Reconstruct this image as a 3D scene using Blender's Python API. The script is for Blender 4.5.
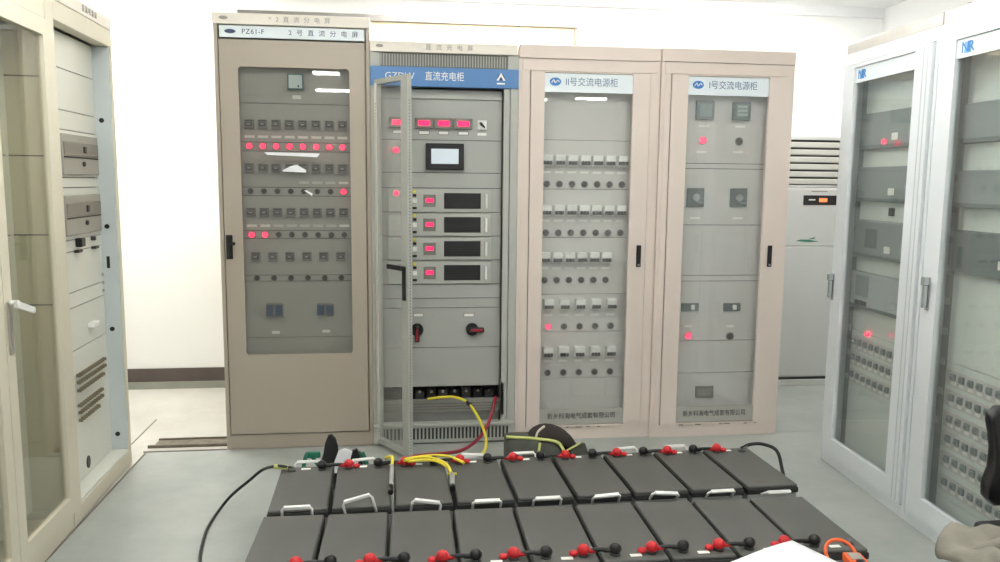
import bpy, bmesh, math, random
from mathutils import Vector, Matrix, Euler
random.seed(7)
for o in list(bpy.data.objects): bpy.data.objects.remove(o)
SC = bpy.context.scene
COL = SC.collection
R = math.radians

# ------------------------------------------------------------------ camera
FPX = 794.08
CAMP = Vector((0.144, -4.3847, 1.4815)); YAW, PITCH, ROLL = 0.127784, 0.124625, 0.0099745
cF = Vector((math.sin(YAW)*math.cos(PITCH), math.cos(YAW)*math.cos(PITCH), -math.sin(PITCH)))
_r = Vector((math.cos(YAW), -math.sin(YAW), 0)); _u = _r.cross(cF)
cR = math.cos(ROLL)*_r + math.sin(ROLL)*_u
cU = -math.sin(ROLL)*_r + math.cos(ROLL)*_u
cam = bpy.data.cameras.new('camera'); camo = bpy.data.objects.new('camera', cam); COL.objects.link(camo)
cam.sensor_width = 36; cam.lens = FPX*36/1000; cam.clip_start = .05
camo.matrix_world = Matrix(((cR.x, cU.x, -cF.x, CAMP.x), (cR.y, cU.y, -cF.y, CAMP.y), (cR.z, cU.z, -cF.z, CAMP.z), (0, 0, 0, 1)))
SC.camera = camo

# ------------------------------------------------------------------ world and exposure (the lamps are built with their fixtures)
w = bpy.data.worlds.new('world'); SC.world = w; w.use_nodes = True
w.node_tree.nodes['Background'].inputs[0].default_value = (.9, .95, 1, 1)
w.node_tree.nodes['Background'].inputs[1].default_value = .3
SC.view_settings.view_transform = 'Standard'; SC.view_settings.look = 'None'
SC.view_settings.gamma = 1; SC.view_settings.use_curve_mapping = False
SC.view_settings.exposure = 1.45
LAMP = 13.0

# ------------------------------------------------------------------ pixel -> place
def ray(u, v): return cF + cR*((u-500)/FPX) + cU*((281-v)/FPX)
def aty(u, v, y): d = ray(u, v); return CAMP + d*((y-CAMP.y)/d.y)
def atz(u, v, z): d = ray(u, v); return CAMP + d*((z-CAMP.z)/d.z)
def pl(u, v, O, rz, yl):
    "pixel on the upright plane local y = yl of a cabinet at O turned by rz -> local (x, z)"
    c, s = math.cos(rz), math.sin(rz); n = Vector((-s, c, 0)); d = ray(u, v); C = CAMP-Vector(O)
    p = C + d*((yl-C.dot(n))/d.dot(n))
    return p.x*c+p.y*s, p.z

# ------------------------------------------------------------------ materials
def lin(c): return tuple(((x/255)/12.92 if x/255 <= .04045 else ((x/255+.055)/1.055)**2.4) for x in c)
MATS = {}
def mat(name, rgb, rough=.5, metal=0, var=.06, scale=9, bump=0, bscale=200, emit=0, spec=.5):
    if name in MATS: return MATS[name]
    m = bpy.data.materials.new(name); m.use_nodes = True; nt = m.node_tree; b = nt.nodes['Principled BSDF']
    c = lin(rgb)
    b.inputs['Roughness'].default_value = rough; b.inputs['Metallic'].default_value = metal
    b.inputs['Specular IOR Level'].default_value = spec
    b.inputs['Base Color'].default_value = (*c, 1)
    if var:
        tc = nt.nodes.new('ShaderNodeTexCoord'); n = nt.nodes.new('ShaderNodeTexNoise')
        n.inputs['Scale'].default_value = scale; n.inputs['Detail'].default_value = 5
        rp = nt.nodes.new('ShaderNodeValToRGB')
        rp.color_ramp.elements[0].position = .3; rp.color_ramp.elements[1].position = .7
        rp.color_ramp.elements[0].color = (*[x*(1-var) for x in c], 1)
        rp.color_ramp.elements[1].color = (*[min(1, x*(1+var)) for x in c], 1)
        nt.links.new(tc.outputs['Object'], n.inputs['Vector']); nt.links.new(n.outputs['Fac'], rp.inputs['Fac'])
        nt.links.new(rp.outputs['Color'], b.inputs['Base Color'])
        if bump:
            n2 = nt.nodes.new('ShaderNodeTexNoise'); n2.inputs['Scale'].default_value = bscale
            bp = nt.nodes.new('ShaderNodeBump'); bp.inputs['Strength'].default_value = bump; bp.inputs['Distance'].default_value = .004
            nt.links.new(tc.outputs['Object'], n2.inputs['Vector']); nt.links.new(n2.outputs['Fac'], bp.inputs['Height'])
            nt.links.new(bp.outputs['Normal'], b.inputs['Normal'])
    if emit:
        b.inputs['Emission Color'].default_value = (*c, 1); b.inputs['Emission Strength'].default_value = emit
    MATS[name] = m; return m
def glass(name, tint, rough=.02, ior=1.5, haze=0.0):
    m = bpy.data.materials.new(name); m.use_nodes = True; nt = m.node_tree
    for n in list(nt.nodes): nt.nodes.remove(n)
    o = nt.nodes.new('ShaderNodeOutputMaterial'); t = nt.nodes.new('ShaderNodeBsdfTransparent'); g = nt.nodes.new('ShaderNodeBsdfGlossy')
    f = nt.nodes.new('ShaderNodeFresnel'); gm = nt.nodes.new('ShaderNodeNewGeometry'); mr = nt.nodes.new('ShaderNodeMapRange'); mr.inputs[3].default_value = ior; mr.inputs[4].default_value = 1/ior; nt.links.new(gm.outputs['Backfacing'], mr.inputs[0]); nt.links.new(mr.outputs[0], f.inputs['IOR']); mx = nt.nodes.new('ShaderNodeMixShader')
    t.inputs['Color'].default_value = (*tint, 1); g.inputs['Roughness'].default_value = rough
    d = nt.nodes.new('ShaderNodeBsdfDiffuse'); d.inputs['Color'].default_value = (.8, .82, .8, 1)
    m2 = nt.nodes.new('ShaderNodeMixShader'); m2.inputs[0].default_value = haze
    nt.links.new(t.outputs[0], m2.inputs[1]); nt.links.new(d.outputs[0], m2.inputs[2])
    nt.links.new(f.outputs[0], mx.inputs[0]); nt.links.new(m2.outputs[0], mx.inputs[1]); nt.links.new(g.outputs[0], mx.inputs[2])
    nt.links.new(mx.outputs[0], o.inputs[0]); MATS[name] = m; return m

M_wall = mat('white_wall_paint', (244, 245, 243), .8, var=.01, scale=2, bump=.04)
M_ceil = mat('white_ceiling_paint', (240, 241, 240), .85, var=.01)
M_base = mat('dark_skirting', (88, 78, 74), .5, var=.15, scale=6)
M_beige = mat('beige_cabinet_paint', (174, 164, 149), .42, var=.02, scale=3)
M_pink = mat('pinkish_beige_paint', (219, 206, 195), .42, var=.02, scale=3)
M_cream = mat('cream_cabinet_paint', (216, 210, 190), .45, var=.025, scale=3)
M_creamin = mat('pale_cream_panel', (222, 224, 214), .45, var=.015, scale=3)
M_jamb = mat('blue_grey_jamb', (198, 206, 206), .45, var=.02, scale=3)
M_whitec = mat('cool_white_paint', (226, 231, 233), .4, var=.015, scale=3)
M_pgrey = mat('grey_panel_paint', (172, 171, 163), .45, var=.02, scale=4)
M_plight = mat('light_grey_panel_paint', (206, 205, 200), .45, var=.02, scale=4)
M_bgrey = mat('charging_panel_paint', (170, 172, 166), .42, var=.02, scale=4)
M_bframe = mat('charging_frame_paint', (178, 180, 172), .42, var=.02, scale=4)
M_rpanel = mat('pale_green_panel_paint', (220, 228, 220), .45, var=.02, scale=4)
M_dev = mat('grey_relay_case', (136, 146, 145), .4, var=.03)
M_devd = mat('dark_grey_relay_case', (100, 110, 110), .4, var=.03)
M_devl = mat('light_relay_case', (176, 186, 184), .4, var=.03)
M_lgrey = mat('warm_grey_relay_case', (158, 156, 146), .45, var=.03)
M_lgreyd = mat('warm_dark_relay_case', (124, 120, 110), .45, var=.03)
M_dark = mat('dark_interior', (46, 46, 44), .6, var=.2)
M_black = mat('black_plastic', (22, 22, 23), .38, var=.1)
M_blackm = mat('black_matt_plastic', (30, 30, 31), .6, var=.1)
M_white = mat('white_plastic', (236, 237, 232), .45, var=.02)
M_label = mat('white_label', (238, 238, 230), .5, var=.02)
M_signw = mat('pale_sign_plate', (226, 235, 238), .4, var=.01)
M_headr = mat('cream_header_plate', (232, 226, 214), .45, var=.01)
M_ink = mat('dark_blue_ink', (52, 74, 104), .5, var=0)
M_inkg = mat('faded_grey_ink', (150, 146, 140), .5, var=0)
M_inkk = mat('black_ink', (48, 46, 46), .5, var=0)
M_blue = mat('sign_blue', (82, 130, 184), .4, var=.02)
M_logo = mat('logo_blue', (46, 124, 196), .4, var=0)
M_teal = mat('teal_bezel', (70, 112, 118), .4, var=.02)
M_face = mat('meter_face', (206, 224, 222), .3, var=.01)
M_bbrk = mat('blue_breaker', (58, 84, 116), .4, var=.05)
M_brk = mat('grey_breaker', (126, 124, 118), .5, var=.05)
M_brkd = mat('dark_breaker_toggle', (56, 55, 53), .45, var=.05)
M_led = mat('lit_red_lens', (255, 40, 70), .3, var=0, emit=1.5)
M_leddisp = mat('red_digit_display', (255, 30, 80), .3, var=0, emit=.8)
M_ledorange = mat('orange_display', (255, 110, 60), .3, var=0, emit=.7)
M_lens = mat('unlit_lens', (62, 56, 54), .25, var=0)
M_screen = mat('panel_screen', (176, 186, 192), .15, var=0, emit=.25)
M_chrome = mat('chrome', (200, 204, 206), .22, metal=1, var=.02)
M_steel = mat('brushed_steel', (186, 184, 178), .38, metal=.7, var=.06, scale=14)
M_red = mat('red_vinyl_boot', (206, 34, 40), .4, var=.05)
M_redc = mat('red_cable', (150, 34, 50), .4, var=.05)
M_yel = mat('yellow_cable', (232, 214, 60), .4, var=.06)
M_orange = mat('orange_plastic', (238, 104, 50), .35, var=.04)
M_bcase = mat('battery_case', (170, 172, 168), .5, var=.04)
M_blid = mat('battery_lid', (87, 88, 83), .55, var=.07, scale=7, bump=.1, bscale=300)
M_bedge = mat('battery_lid_edge', (44, 45, 44), .5, var=.05)
M_paper = mat('white_paper', (240, 242, 244), .7, var=.01)
M_bag = mat('olive_grey_canvas', (84, 86, 78), .85, var=.12, scale=20, bump=.3)
M_bagin = mat('dark_bag_lining', (52, 46, 42), .9, var=.15)
M_pipe = mat('lime_piping', (206, 214, 130), .6, var=.05)
M_green = mat('green_strap', (30, 112, 88), .7, var=.1)
M_fabric = mat('grey_khaki_fabric', (132, 128, 116), .9, var=.18, scale=14, bump=.3)
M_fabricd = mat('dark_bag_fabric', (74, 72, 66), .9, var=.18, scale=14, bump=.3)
M_acw = mat('air_conditioner_white', (206, 208, 204), .4, var=.01)
M_acs = mat('air_conditioner_slat', (198, 197, 189), .45, var=.03)
M_trench = mat('worn_trench_plate', (122, 114, 98), .7, var=.3, scale=24)
M_tube = mat('lamp_diffuser', (255, 254, 252), .5, var=0, emit=LAMP)
M_glassA = glass('grey_tinted_glass', (.885, .885, .875), .015, 1.5, .03)
M_glassB = glass('clear_door_glass', (.985, .988, .982), .015, 1.5, .05)
M_glassR = glass('greenish_door_glass', (.955, .965, .96), .015, 1.5, .03)
M_glassL = glass('olive_door_glass', (.92, .92, .87), .015, 1.5, .04)

def floor_mat(name, a, b_, rough):
    m = bpy.data.materials.new(name); m.use_nodes = True; nt = m.node_tree; b = nt.nodes['Principled BSDF']
    tc = nt.nodes.new('ShaderNodeTexCoord'); n = nt.nodes.new('ShaderNodeTexNoise'); n.inputs['Scale'].default_value = 1.6; n.inputs['Detail'].default_value = 9; n.inputs['Roughness'].default_value = .68
    rp = nt.nodes.new('ShaderNodeValToRGB'); rp.color_ramp.elements[0].position = .32; rp.color_ramp.elements[1].position = .68
    rp.color_ramp.elements[0].color = (*lin(a), 1); rp.color_ramp.elements[1].color = (*lin(b_), 1)
    nt.links.new(tc.outputs['Object'], n.inputs['Vector']); nt.links.new(n.outputs['Fac'], rp.inputs['Fac']); nt.links.new(rp.outputs['Color'], b.inputs['Base Color'])
    n2 = nt.nodes.new('ShaderNodeTexNoise'); n2.inputs['Scale'].default_value = 5; n2.inputs['Detail'].default_value = 6
    mr = nt.nodes.new('ShaderNodeMapRange'); mr.inputs[3].default_value = rough-.08; mr.inputs[4].default_value = rough+.12
    nt.links.new(tc.outputs['Object'], n2.inputs['Vector']); nt.links.new(n2.outputs['Fac'], mr.inputs[0]); nt.links.new(mr.outputs[0], b.inputs['Roughness'])
    return m
M_floor = floor_mat('pale_screed', (182, 180, 171), (204, 202, 193), .5)
M_vinyl = floor_mat('grey_vinyl', (150, 156, 151), (176, 180, 174), .34)

# ------------------------------------------------------------------ mesh helpers
class MB:
    def __init__(s): s.bm = bmesh.new(); s.mi = 0
    def _set(s, fs):
        for f in fs: f.material_index = s.mi
    def box(s, x0, x1, y0, y1, z0, z1, bev=0):
        r = bmesh.ops.create_cube(s.bm, size=1)
        for v in r['verts']:
            v.co = Vector((x0+(x1-x0)*(v.co.x+.5), y0+(y1-y0)*(v.co.y+.5), z0+(z1-z0)*(v.co.z+.5)))
        fs = set(f for v in r['verts'] for f in v.link_faces); s._set(fs)
        if bev:
            es = set(e for v in r['verts'] for e in v.link_edges)
            q = bmesh.ops.bevel(s.bm, geom=list(es), offset=bev, segments=2, affect='EDGES', profile=.5); s._set(q['faces'])
        return s
    def cyl(s, c, axis, r, h, seg=12, r2=None):
        q = bmesh.ops.create_cone(s.bm, cap_ends=True, segments=seg, radius1=r, radius2=r if r2 is None else r2, depth=h)
        rot = Vector((0, 0, 1)).rotation_difference(Vector(axis)).to_matrix().to_4x4()
        bmesh.ops.transform(s.bm, matrix=Matrix.Translation(c) @ rot, verts=q['verts'])
        s._set(set(f for v in q['verts'] for f in v.link_faces)); return s
    def ball(s, c, rx, ry, rz, seg=12):
        q = bmesh.ops.create_uvsphere(s.bm, u_segments=seg, v_segments=max(6, seg//2+2), radius=1)
        for v in q['verts']: v.co = Vector((c[0]+v.co.x*rx, c[1]+v.co.y*ry, c[2]+v.co.z*rz))
        fs = set(f for v in q['verts'] for f in v.link_faces); s._set(fs)
        for f in fs: f.smooth = True
        return s
    def tube(s, pts, r, seg=8, sub=6, closed=False, smooth=True):
        P = [Vector(p) for p in pts]
        if sub > 1 and len(P) > 2:
            out = []; n = len(P)
            for i in range(n if closed else n-1):
                a = P[(i-1) % n] if (closed or i > 0) else P[0]*2-P[1]
                b, c = P[i], P[(i+1) % n]
                d = P[(i+2) % n] if (closed or i+2 < n) else P[-1]*2-P[-2]
                for k in range(sub):
                    t = k/sub
                    out.append(.5*((2*b)+(c-a)*t+(2*a-5*b+4*c-d)*t*t+(3*b-a-3*c+d)*t**3))
            if not closed: out.append(P[-1])
            P = out
        rings = []; n = len(P); N = None
        for i, p in enumerate(P):
            t = (P[(i+1) % n]-P[i-1]) if closed else (P[min(i+1, n-1)]-P[max(i-1, 0)])
            t.normalize()
            if N is None: N = t.orthogonal().normalized()
            else:
                N = N-t*N.dot(t); N = N.normalized() if N.length > 1e-6 else t.orthogonal().normalized()
            B = t.cross(N)
            rings.append([s.bm.verts.new(p+(N*math.cos(2*math.pi*k/seg)+B*math.sin(2*math.pi*k/seg))*r) for k in range(seg)])
        fs = []
        for i in range(n if closed else n-1):
            a, b = rings[i], rings[(i+1) % n]
            for k in range(seg):
                f = s.bm.faces.new((a[k], a[(k+1) % seg], b[(k+1) % seg], b[k])); f.smooth = smooth; fs.append(f)
        if not closed: fs += [s.bm.faces.new(rings[0][::-1]), s.bm.faces.new(rings[-1])]
        s._set(fs); return s
    def prism(s, poly, y0, y1):
        "outline in (x, z), extruded along y"
        a = [s.bm.verts.new((x, y0, z)) for x, z in poly]; b = [s.bm.verts.new((x, y1, z)) for x, z in poly]; n = len(poly)
        fs = [s.bm.faces.new(a), s.bm.faces.new(b[::-1])]
        for i in range(n): fs.append(s.bm.faces.new((a[(i+1) % n], a[i], b[i], b[(i+1) % n])))
        s._set(fs); return s
    def frame(s, x0, x1, z0, z1, a0, a1, b0, b1, y0, y1, r=.012, n=4):
        "plate x0..x1 z0..z1 with a rounded window a0..a1 b0..b1"
        inn, out = [], []
        for (cx, cz, ox, oz, st) in ((a1-r, b1-r, x1, z1, 0), (a0+r, b1-r, x0, z1, 90), (a0+r, b0+r, x0, z0, 180), (a1-r, b0+r, x1, z0, 270)):
            for k in range(n+1):
                t = R(st+90*k/n); inn.append((cx+r*math.cos(t), cz+r*math.sin(t))); out.append((ox, oz) if k == n//2 else None)
        N = len(inn); fs = []
        I0 = [s.bm.verts.new((x, y0, z)) for x, z in inn]; I1 = [s.bm.verts.new((x, y1, z)) for x, z in inn]
        crn = [(x1, z1), (x0, z1), (x0, z0), (x1, z0)]
        O0 = [s.bm.verts.new((x, y0, z)) for x, z in crn]; O1 = [s.bm.verts.new((x, y1, z)) for x, z in crn]
        for i in range(N):
            j = (i+1) % N; c = i//(n+1); c2 = j//(n+1)
            for I, O, fl in ((I0, O0, False), (I1, O1, True)):
                vs = [I[i], I[j], O[c]] if c == c2 else [I[i], I[j], O[c2], O[c]]
                fs.append(s.bm.faces.new(vs if fl else vs[::-1]))
            fs.append(s.bm.faces.new((I0[i], I0[j], I1[j], I1[i])))
        for c in range(4):
            d = (c+1) % 4; fs.append(s.bm.faces.new((O0[d], O0[c], O1[c], O1[d])))
        s._set(fs); return s
    def mesh(s, name, mats):
        bmesh.ops.recalc_face_normals(s.bm, faces=s.bm.faces[:])
        me = bpy.data.meshes.new(name); s.bm.to_mesh(me); s.bm.free()
        for m in (mats if isinstance(mats, (list, tuple)) else [mats]): me.materials.append(m)
        return me
    def build(s, name, mats, parent=None, loc=(0, 0, 0), rot=(0, 0, 0)):
        return put(s.mesh(name, mats), name, parent, loc, rot)
def put(me, name, parent=None, loc=(0, 0, 0), rot=(0, 0, 0)):
    o = bpy.data.objects.new(name, me); COL.objects.link(o); o.parent = parent; o.location = loc; o.rotation_euler = rot
    return o
def tag(o, label, cat, group=None):
    o['label'] = label; o['category'] = cat
    if group: o['group'] = group
    return o
def thing(name, label, cat, loc=(0, 0, 0), rz=0, group=None):
    o = bpy.data.objects.new(name, None); COL.objects.link(o); o.location = loc; o.rotation_euler = (0, 0, rz); o.empty_display_size = .05
    return tag(o, label, cat, group)
def struct(o): o['kind'] = 'structure'; return o
CACHE = {}
def cached(key, fn):
    if key not in CACHE: CACHE[key] = fn()
    return CACHE[key]
def box(name, m, parent, x0, x1, y0, y1, z0, z1, bev=0):
    return MB().box(x0, x1, y0, y1, z0, z1, bev).build(name, m, parent)
def text(s, name, parent, x, y, z, size, m, space=1.0, align='CENTER', sx=1.0, depth=.0008):
    "raised lettering that faces local -y, baseline centre at x, z"
    cu = bpy.data.curves.new(name, 'FONT'); cu.body = s; cu.size = size; cu.align_x = align; cu.align_y = 'CENTER'
    cu.space_character = space; cu.extrude = depth; cu.resolution_u = 2
    t = bpy.data.objects.new('tmp', cu); COL.objects.link(t)
    bpy.context.view_layer.update()
    me = bpy.data.meshes.new_from_object(t.evaluated_get(bpy.context.evaluated_depsgraph_get()))
    bpy.data.objects.remove(t); bpy.data.curves.remove(cu)
    for v in me.vertices: v.co = Vector((v.co.x*sx, -v.co.z, v.co.y))
    me.materials.clear(); me.materials.append(m); me.name = name
    return put(me, name, parent, (x, y, z))

# ------------------------------------------------------------------ the room
XL, XR, YB, YF, ZC = -2.6, 3.78, 1.40, -9.0, 2.80
struct(box('floor', M_floor, None, XL-.1, XR+.1, YF-.1, YB+.1, -.12, -.004))
struct(MB().box(-1.232, XR, YF, -.003, -.004, 0).build('floor_vinyl', M_vinyl))
struct(MB().box(XR-1.38, XR, 0, YB, -.004, 0).build('floor_vinyl', M_vinyl))
struct(box('wall_back', M_wall, None, XL-.1, XR+.1, YB, YB+.12, 0, ZC))
struct(box('wall_left', M_wall, None, XL-.12, XL, YF, YB, 0, ZC))
struct(box('wall_right', M_wall, None, XR, XR+.12, YF, YB, 0, ZC))
struct(box('wall_front', M_wall, None, XL-.1, XR+.1, YF-.12, YF, 0, ZC))
struct(box('ceiling', M_ceil, None, XL-.1, XR+.1, YF-.1, YB+.1, ZC, ZC+.1))
M_skirt2 = mat('grey_green_kerb', (150, 152, 142), .6, var=.08)
struct(box('baseboard_back', M_base, None, XL, XR, YB-.012, YB, .045, .14))
struct(box('trim_1', M_skirt2, None, XL, XR, YB-.03, YB, -.004, .045))
struct(box('baseboard_left', M_base, None, XL, XL+.012, YF, YB-.012, 0, .14))
struct(box('baseboard_right', M_base, None, XR-.012, XR, YF, YB-.03, 0, .14))
M_cornice = mat('white_cornice', (236, 238, 238), .7, var=.01)
struct(box('trim_2', M_cornice, None, XL, XR, YB-.03, YB, ZC-.07, ZC))
# sheet edge strip in front of the cable trench
struct(box('trim_3', mat('floor_edge_strip', (116, 108, 100), .6), None, -1.24, -.80, -.008, .004, 0, .004))
struct(box('trim_5', MATS['floor_edge_strip'], None, -1.228, -1.220, -1.6, -.008, 0, .003))
# the seam beside the trench, and the worn trench cover
struct(MB().box(-1.353, -1.347, .12, .62, -.004, -.001).build('trim_4', mat('floor_seam', (120, 116, 108), .8)))
tc = thing('trench_cover', 'worn metal cable trench cover in floor left of the beige cabinet', 'trench cover', (-1.24, .07, -.004))
MB().box(.03, .43, .012, .105, 0, .012, .003).build('cover_plate', M_trench, tc)
MB().box(.03, .43, .105, .118, 0, .02).build('edge_bar', mat('trench_edge', (110, 102, 90), .6, var=.2, scale=30), tc)
MB().box(.0, .43, .0, .012, 0, .016).build('edge_bar', MATS['trench_edge'], tc)

# ceiling lamps (out of view; only the short ones show as streaks in the door glass)
def lamp(x, y, L, W=.16, lab='unseen white fluorescent ceiling lamp lighting the room from above the picture', g='ceiling lamps of the room'):
    t = thing('ceiling_lamp', lab, 'lamp', (x, y, ZC-.09), 0, g)
    MB().box(-L/2, L/2, -W/2, W/2, .02, .09, .006).build('housing', M_white, t)
    MB().box(-L/2+.02, L/2-.02, -W/2+.02, W/2-.02, -.012, .02, .008).build('diffuser', M_tube, t)
for x, y, W in ((-1.75, .8, .36), (.7, .5, .26), (2.55, .62, .20)): lamp(x, y, 1.2, W)      # wide unseen lamps added behind the row to whiten the back wall
for x, y, L in ( (-.5, -1.5, 1.2), (1.5, -1.5, 1.2), (-.1, -3.3, 1.2), (2.0, -3.3, 1.2), (2.2, -5.3, 1.2)):
    lamp(x, y, L)
for x, y, L, lab in ((-.68, -5.3, .35, 'short ceiling lamp mirrored as the upper streak in the beige cabinet glass'), (-.75, -7.1, .5, 'short ceiling lamp mirrored as the lower streak in the beige cabinet glass'),
                     (3.0, -7.4, .5, 'short ceiling lamp mirrored as the long streak above the white breakers'), (2.2, -7.7, .4, 'short ceiling lamp mirrored at the left edge above the white breakers')):
    lamp(x, y, L, .13, lab)

# ------------------------------------------------------------------ cabinet pieces
W8, D6 = .8, .6
def carcass(t, w, h, d, m, y0=0.0, tk=.02, front=None, z0=0):
    "sides, back, top and floor of a cabinet as one open-fronted shell"
    b = MB(); b.box(0, tk, y0, d, z0, h).box(w-tk, w, y0, d, z0, h).box(tk, w-tk, d-.015, d, z0, h)
    b.box(tk, w-tk, y0+.03, d-.015, h-.02, h).box(tk, w-tk, y0+.03, d-.015, z0+.02, z0+.05)
    return b.build('carcass', m, t)
def panels(t, x0, x1, zs, y, m, gap=.0035, th=.012, name='front_panel'):
    "separate plates between the heights zs, with dark joints"
    zs = sorted(zs)
    for a, b in zip(zs[:-1], zs[1:]):
        box(name, m, t, x0, x1, y, y+th, a+gap/2, b-gap/2)
    box('backing_sheet', M_dark, t, x0, x1, y+th+.002, y+th+.008, zs[0], zs[-1])
def lampbtn(t, x, z, y, lit, r=.018):
    be = cached(('bezel', r), lambda: MB().cyl((0, -.004, 0), (0, -1, 0), r, .008, 14).mesh('indicator_lamp', M_brk))
    le = cached(('lens', r, lit), lambda: MB().cyl((0, -.011, 0), (0, -1, 0), r*.86, .010, 14, r*.6).mesh('lens', M_led if lit else M_lens))
    o = put(be, 'indicator_lamp', t, (x, y, z)); put(le, 'lens', o)
def labelstrip(t, x, z, y, w=.05, h=.014, m=None):
    me = cached(('label', w, h, m), lambda: MB().box(-w/2, w/2, -.002, 0, -h/2, h/2).mesh('name_strip', m or M_label))
    put(me, 'name_strip', t, (x, y, z))
def breaker_dark(t, x, z, y, w=.048, h=.05):
    me = cached(('brk', w, h), lambda: MB().box(-w/2, w/2, -.02, 0, -h/2, h/2, .003).mesh('breaker', M_brk))
    tg = cached(('brkt', w, h), lambda: MB().box(-w*.36, w*.36, -.028, -.02, -h*.22, h*.16, .002).box(-w*.4, w*.4, -.023, -.02, h*.28, h*.42).mesh('toggle', [M_brkd]))
    tl_ = cached(('brkl', w, h), lambda: MB().box(-w*.2, w*.2, -.0295, -.0275, -h*.06, h*.08).mesh('toggle_highlight', M_pgrey))  # pale rectangle painted on the toggle as its highlight
    o = put(me, 'breaker', t, (x, y, z)); put(tg, 'toggle', o); put(tl_, 'toggle_highlight', o)
def breaker_white(t, x, z, y, w=.056, h=.062):
    def body():
        return MB().box(-w/2, w/2, -.03, 0, -h/2, h/2, .003).box(-w/2, w/2, -.042, -.03, -h*.12, h*.5, .003).mesh('breaker', M_white)
    def tog():
        b = MB()
        for k in (-1, 0, 1): b.box(k*w*.31-w*.13, k*w*.31+w*.13, -.05, -.03, -h*.36, -h*.02, .002)
        return b.mesh('toggle', M_brkd)
    o = put(cached(('wb', w, h), body), 'breaker', t, (x, y, z)); put(cached(('wt', w, h), tog), 'toggle', o)
def lerp_row(us, vl, vr, O, rz, y):
    "a row of pixels -> local (x, z) along a level line"
    u0, u1 = us[0], us[-1]; out = []
    zs = []
    for u in us:
        v = vl+(vr-vl)*((u-u0)/(u1-u0) if u1 != u0 else 0); x, z = pl(u, v, O, rz, y); out.append(x); zs.append(z)
    zm = sum(zs)/len(zs); n = len(out)
    if n > 2:
        a, b = out[0], out[-1]; out = [a+(b-a)*i/(n-1) for i in range(n)]
    return [(x, zm) for x in out]
def lever_lock(parent, x, z, y, h=.13, w=.03):
    o = MB().box(x-w/2, x+w/2, y-.008, y, z-h/2, z+h/2, .004).build('door_handle', M_black, parent)
    MB().box(x-w*.3, x+w*.3, y-.018, y-.008, z-h*.38, z+h*.4, .004).cyl((x, y-.012, z-h*.43), (0, -1, 0), w*.25, .01, 10).build('lever', M_blackm, o if False else parent)
    return o
def ellipse(b, cx, cz, rx, rz, y0, y1, n=20):
    return b.prism([(cx+rx*math.cos(2*math.pi*k/n), cz+rz*math.sin(2*math.pi*k/n)) for k in range(n)], y0, y1)

# ================================================================== beige distribution cabinet
OA = (-.8, 0, 0)
A = thing('distribution_cabinet', 'beige switch cabinet with red lamp rows behind grey glass, beside the wall gap', 'cabinet', OA)
carcass(A, .798, 2.275, D6, M_beige)
box('plinth', M_beige, A, .02, .778, .004, .05, 0, .078)
da = MB().frame(.026, .772, .086, 2.2, .119, .69, .53, 2.063, -.006, .02, .02).build('door', M_beige, A)
box('glass_pane', M_glassA, da, .110, .70, .004, .009, .52, 2.072)
hd = box('door_handle', M_black, da, .032, .066, -.014, -.006, 1.055, 1.185, .004)
b = MB().box(.042, .056, -.026, -.014, 1.075, 1.15, .003).box(.045, .082, -.03, -.02, 1.13, 1.148, .003); b.build('lever', M_blackm, A)
np_ = box('name_plate', M_signw, A, .03, .772, -.004, .01, 2.210, 2.270, .002)
text('PZ61-F', 'lettering', np_, .2, -.0045, 2.240, .036, M_ink, 1.1)
text('2号直流分电屏', 'lettering', np_, .56, -.0045, 2.240, .034, M_ink, 2.35)
lg = MB(); ellipse(lg, .085, 2.240, .028, .011, -.006, -.0042); lg.build('emblem', M_ink, np_)
hb = box('header', M_headr, A, -.004, .80, -.012, .3, 2.2755, 2.332, .003)
text('*2直流分电屏', 'lettering', hb, .44, -.0125, 2.304, .032, M_inkg, 2.3)
lg = MB(); ellipse(lg, .055, 2.306, .022, .009, -.0145, -.0122); lg.build('emblem', M_inkg, hb)
yA = .055
def zA(v, u=295): return pl(u, v, OA, 0, yA)[1]
cuts = [zA(v) for v in (104, 142.5, 151.5, 187.5, 196, 230.5, 238.5, 275, 281, 337)]
panels(A, .07, .735, [.50, 2.10]+cuts, yA, M_pgrey)
rows = [([249.4+13.3*i for i in range(8)], 123.5, 126.5, 'b'), ([249.8+13.25*i for i in range(8)], 167, 170, 'b'),
        ([251.3+13.2*i for i in range(8)], 211.5, 213.5, 'b'), ([256+16.95*i for i in range(6)], 256, 257, 'b')]
for us, a, b_, k in rows:
    for x, z in lerp_row(us, a, b_, OA, 0, yA): breaker_dark(A, x, z, yA)
for us, a, b_, lit in (([249.5+13.3*i for i in range(8)], 145.3, 148, range(8)), ([250.6+13.3*i for i in range(8)], 190.4, 192.3, (7,)),
                       ([252+13.2*i for i in range(8)], 234, 235.4, (0, 1)), ([257+16.9*i for i in range(6)], 277.3, 278.3, ())):
    for i, (x, z) in enumerate(lerp_row(us, a, b_, OA, 0, yA)): lampbtn(A, x, z, yA, i in lit, .02 if i in lit else .0165)
for us, a, b_, show in (([249.5+13.3*i for i in range(8)], 136, 138.5, range(8)), ([250.5+13.3*i for i in range(8)], 181.5, 183.5, (4, 5, 6, 7)), ([252+13.2*i for i in range(8)], 225, 226.5, range(8))):
    for i, (x, z) in enumerate(lerp_row(us, a, b_, OA, 0, yA)):
        if i in show: labelstrip(A, x, z, yA, .052, .013, M_label if (a < 140 or (a > 220 and i < 2) or i == 7) else M_plight)  # strips that look lit are coloured white, the unlit ones greyer
x, z = pl(296, 82.3, OA, 0, yA)
mt = MB().box(x-.042, x+.042, yA-.03, yA, z-.042, z+.042, .004).build('panel_meter', M_teal, A)
MB().box(x-.034, x+.034, yA-.033, yA-.029, z-.034, z+.034).build('meter_face', M_face, mt)
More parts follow.
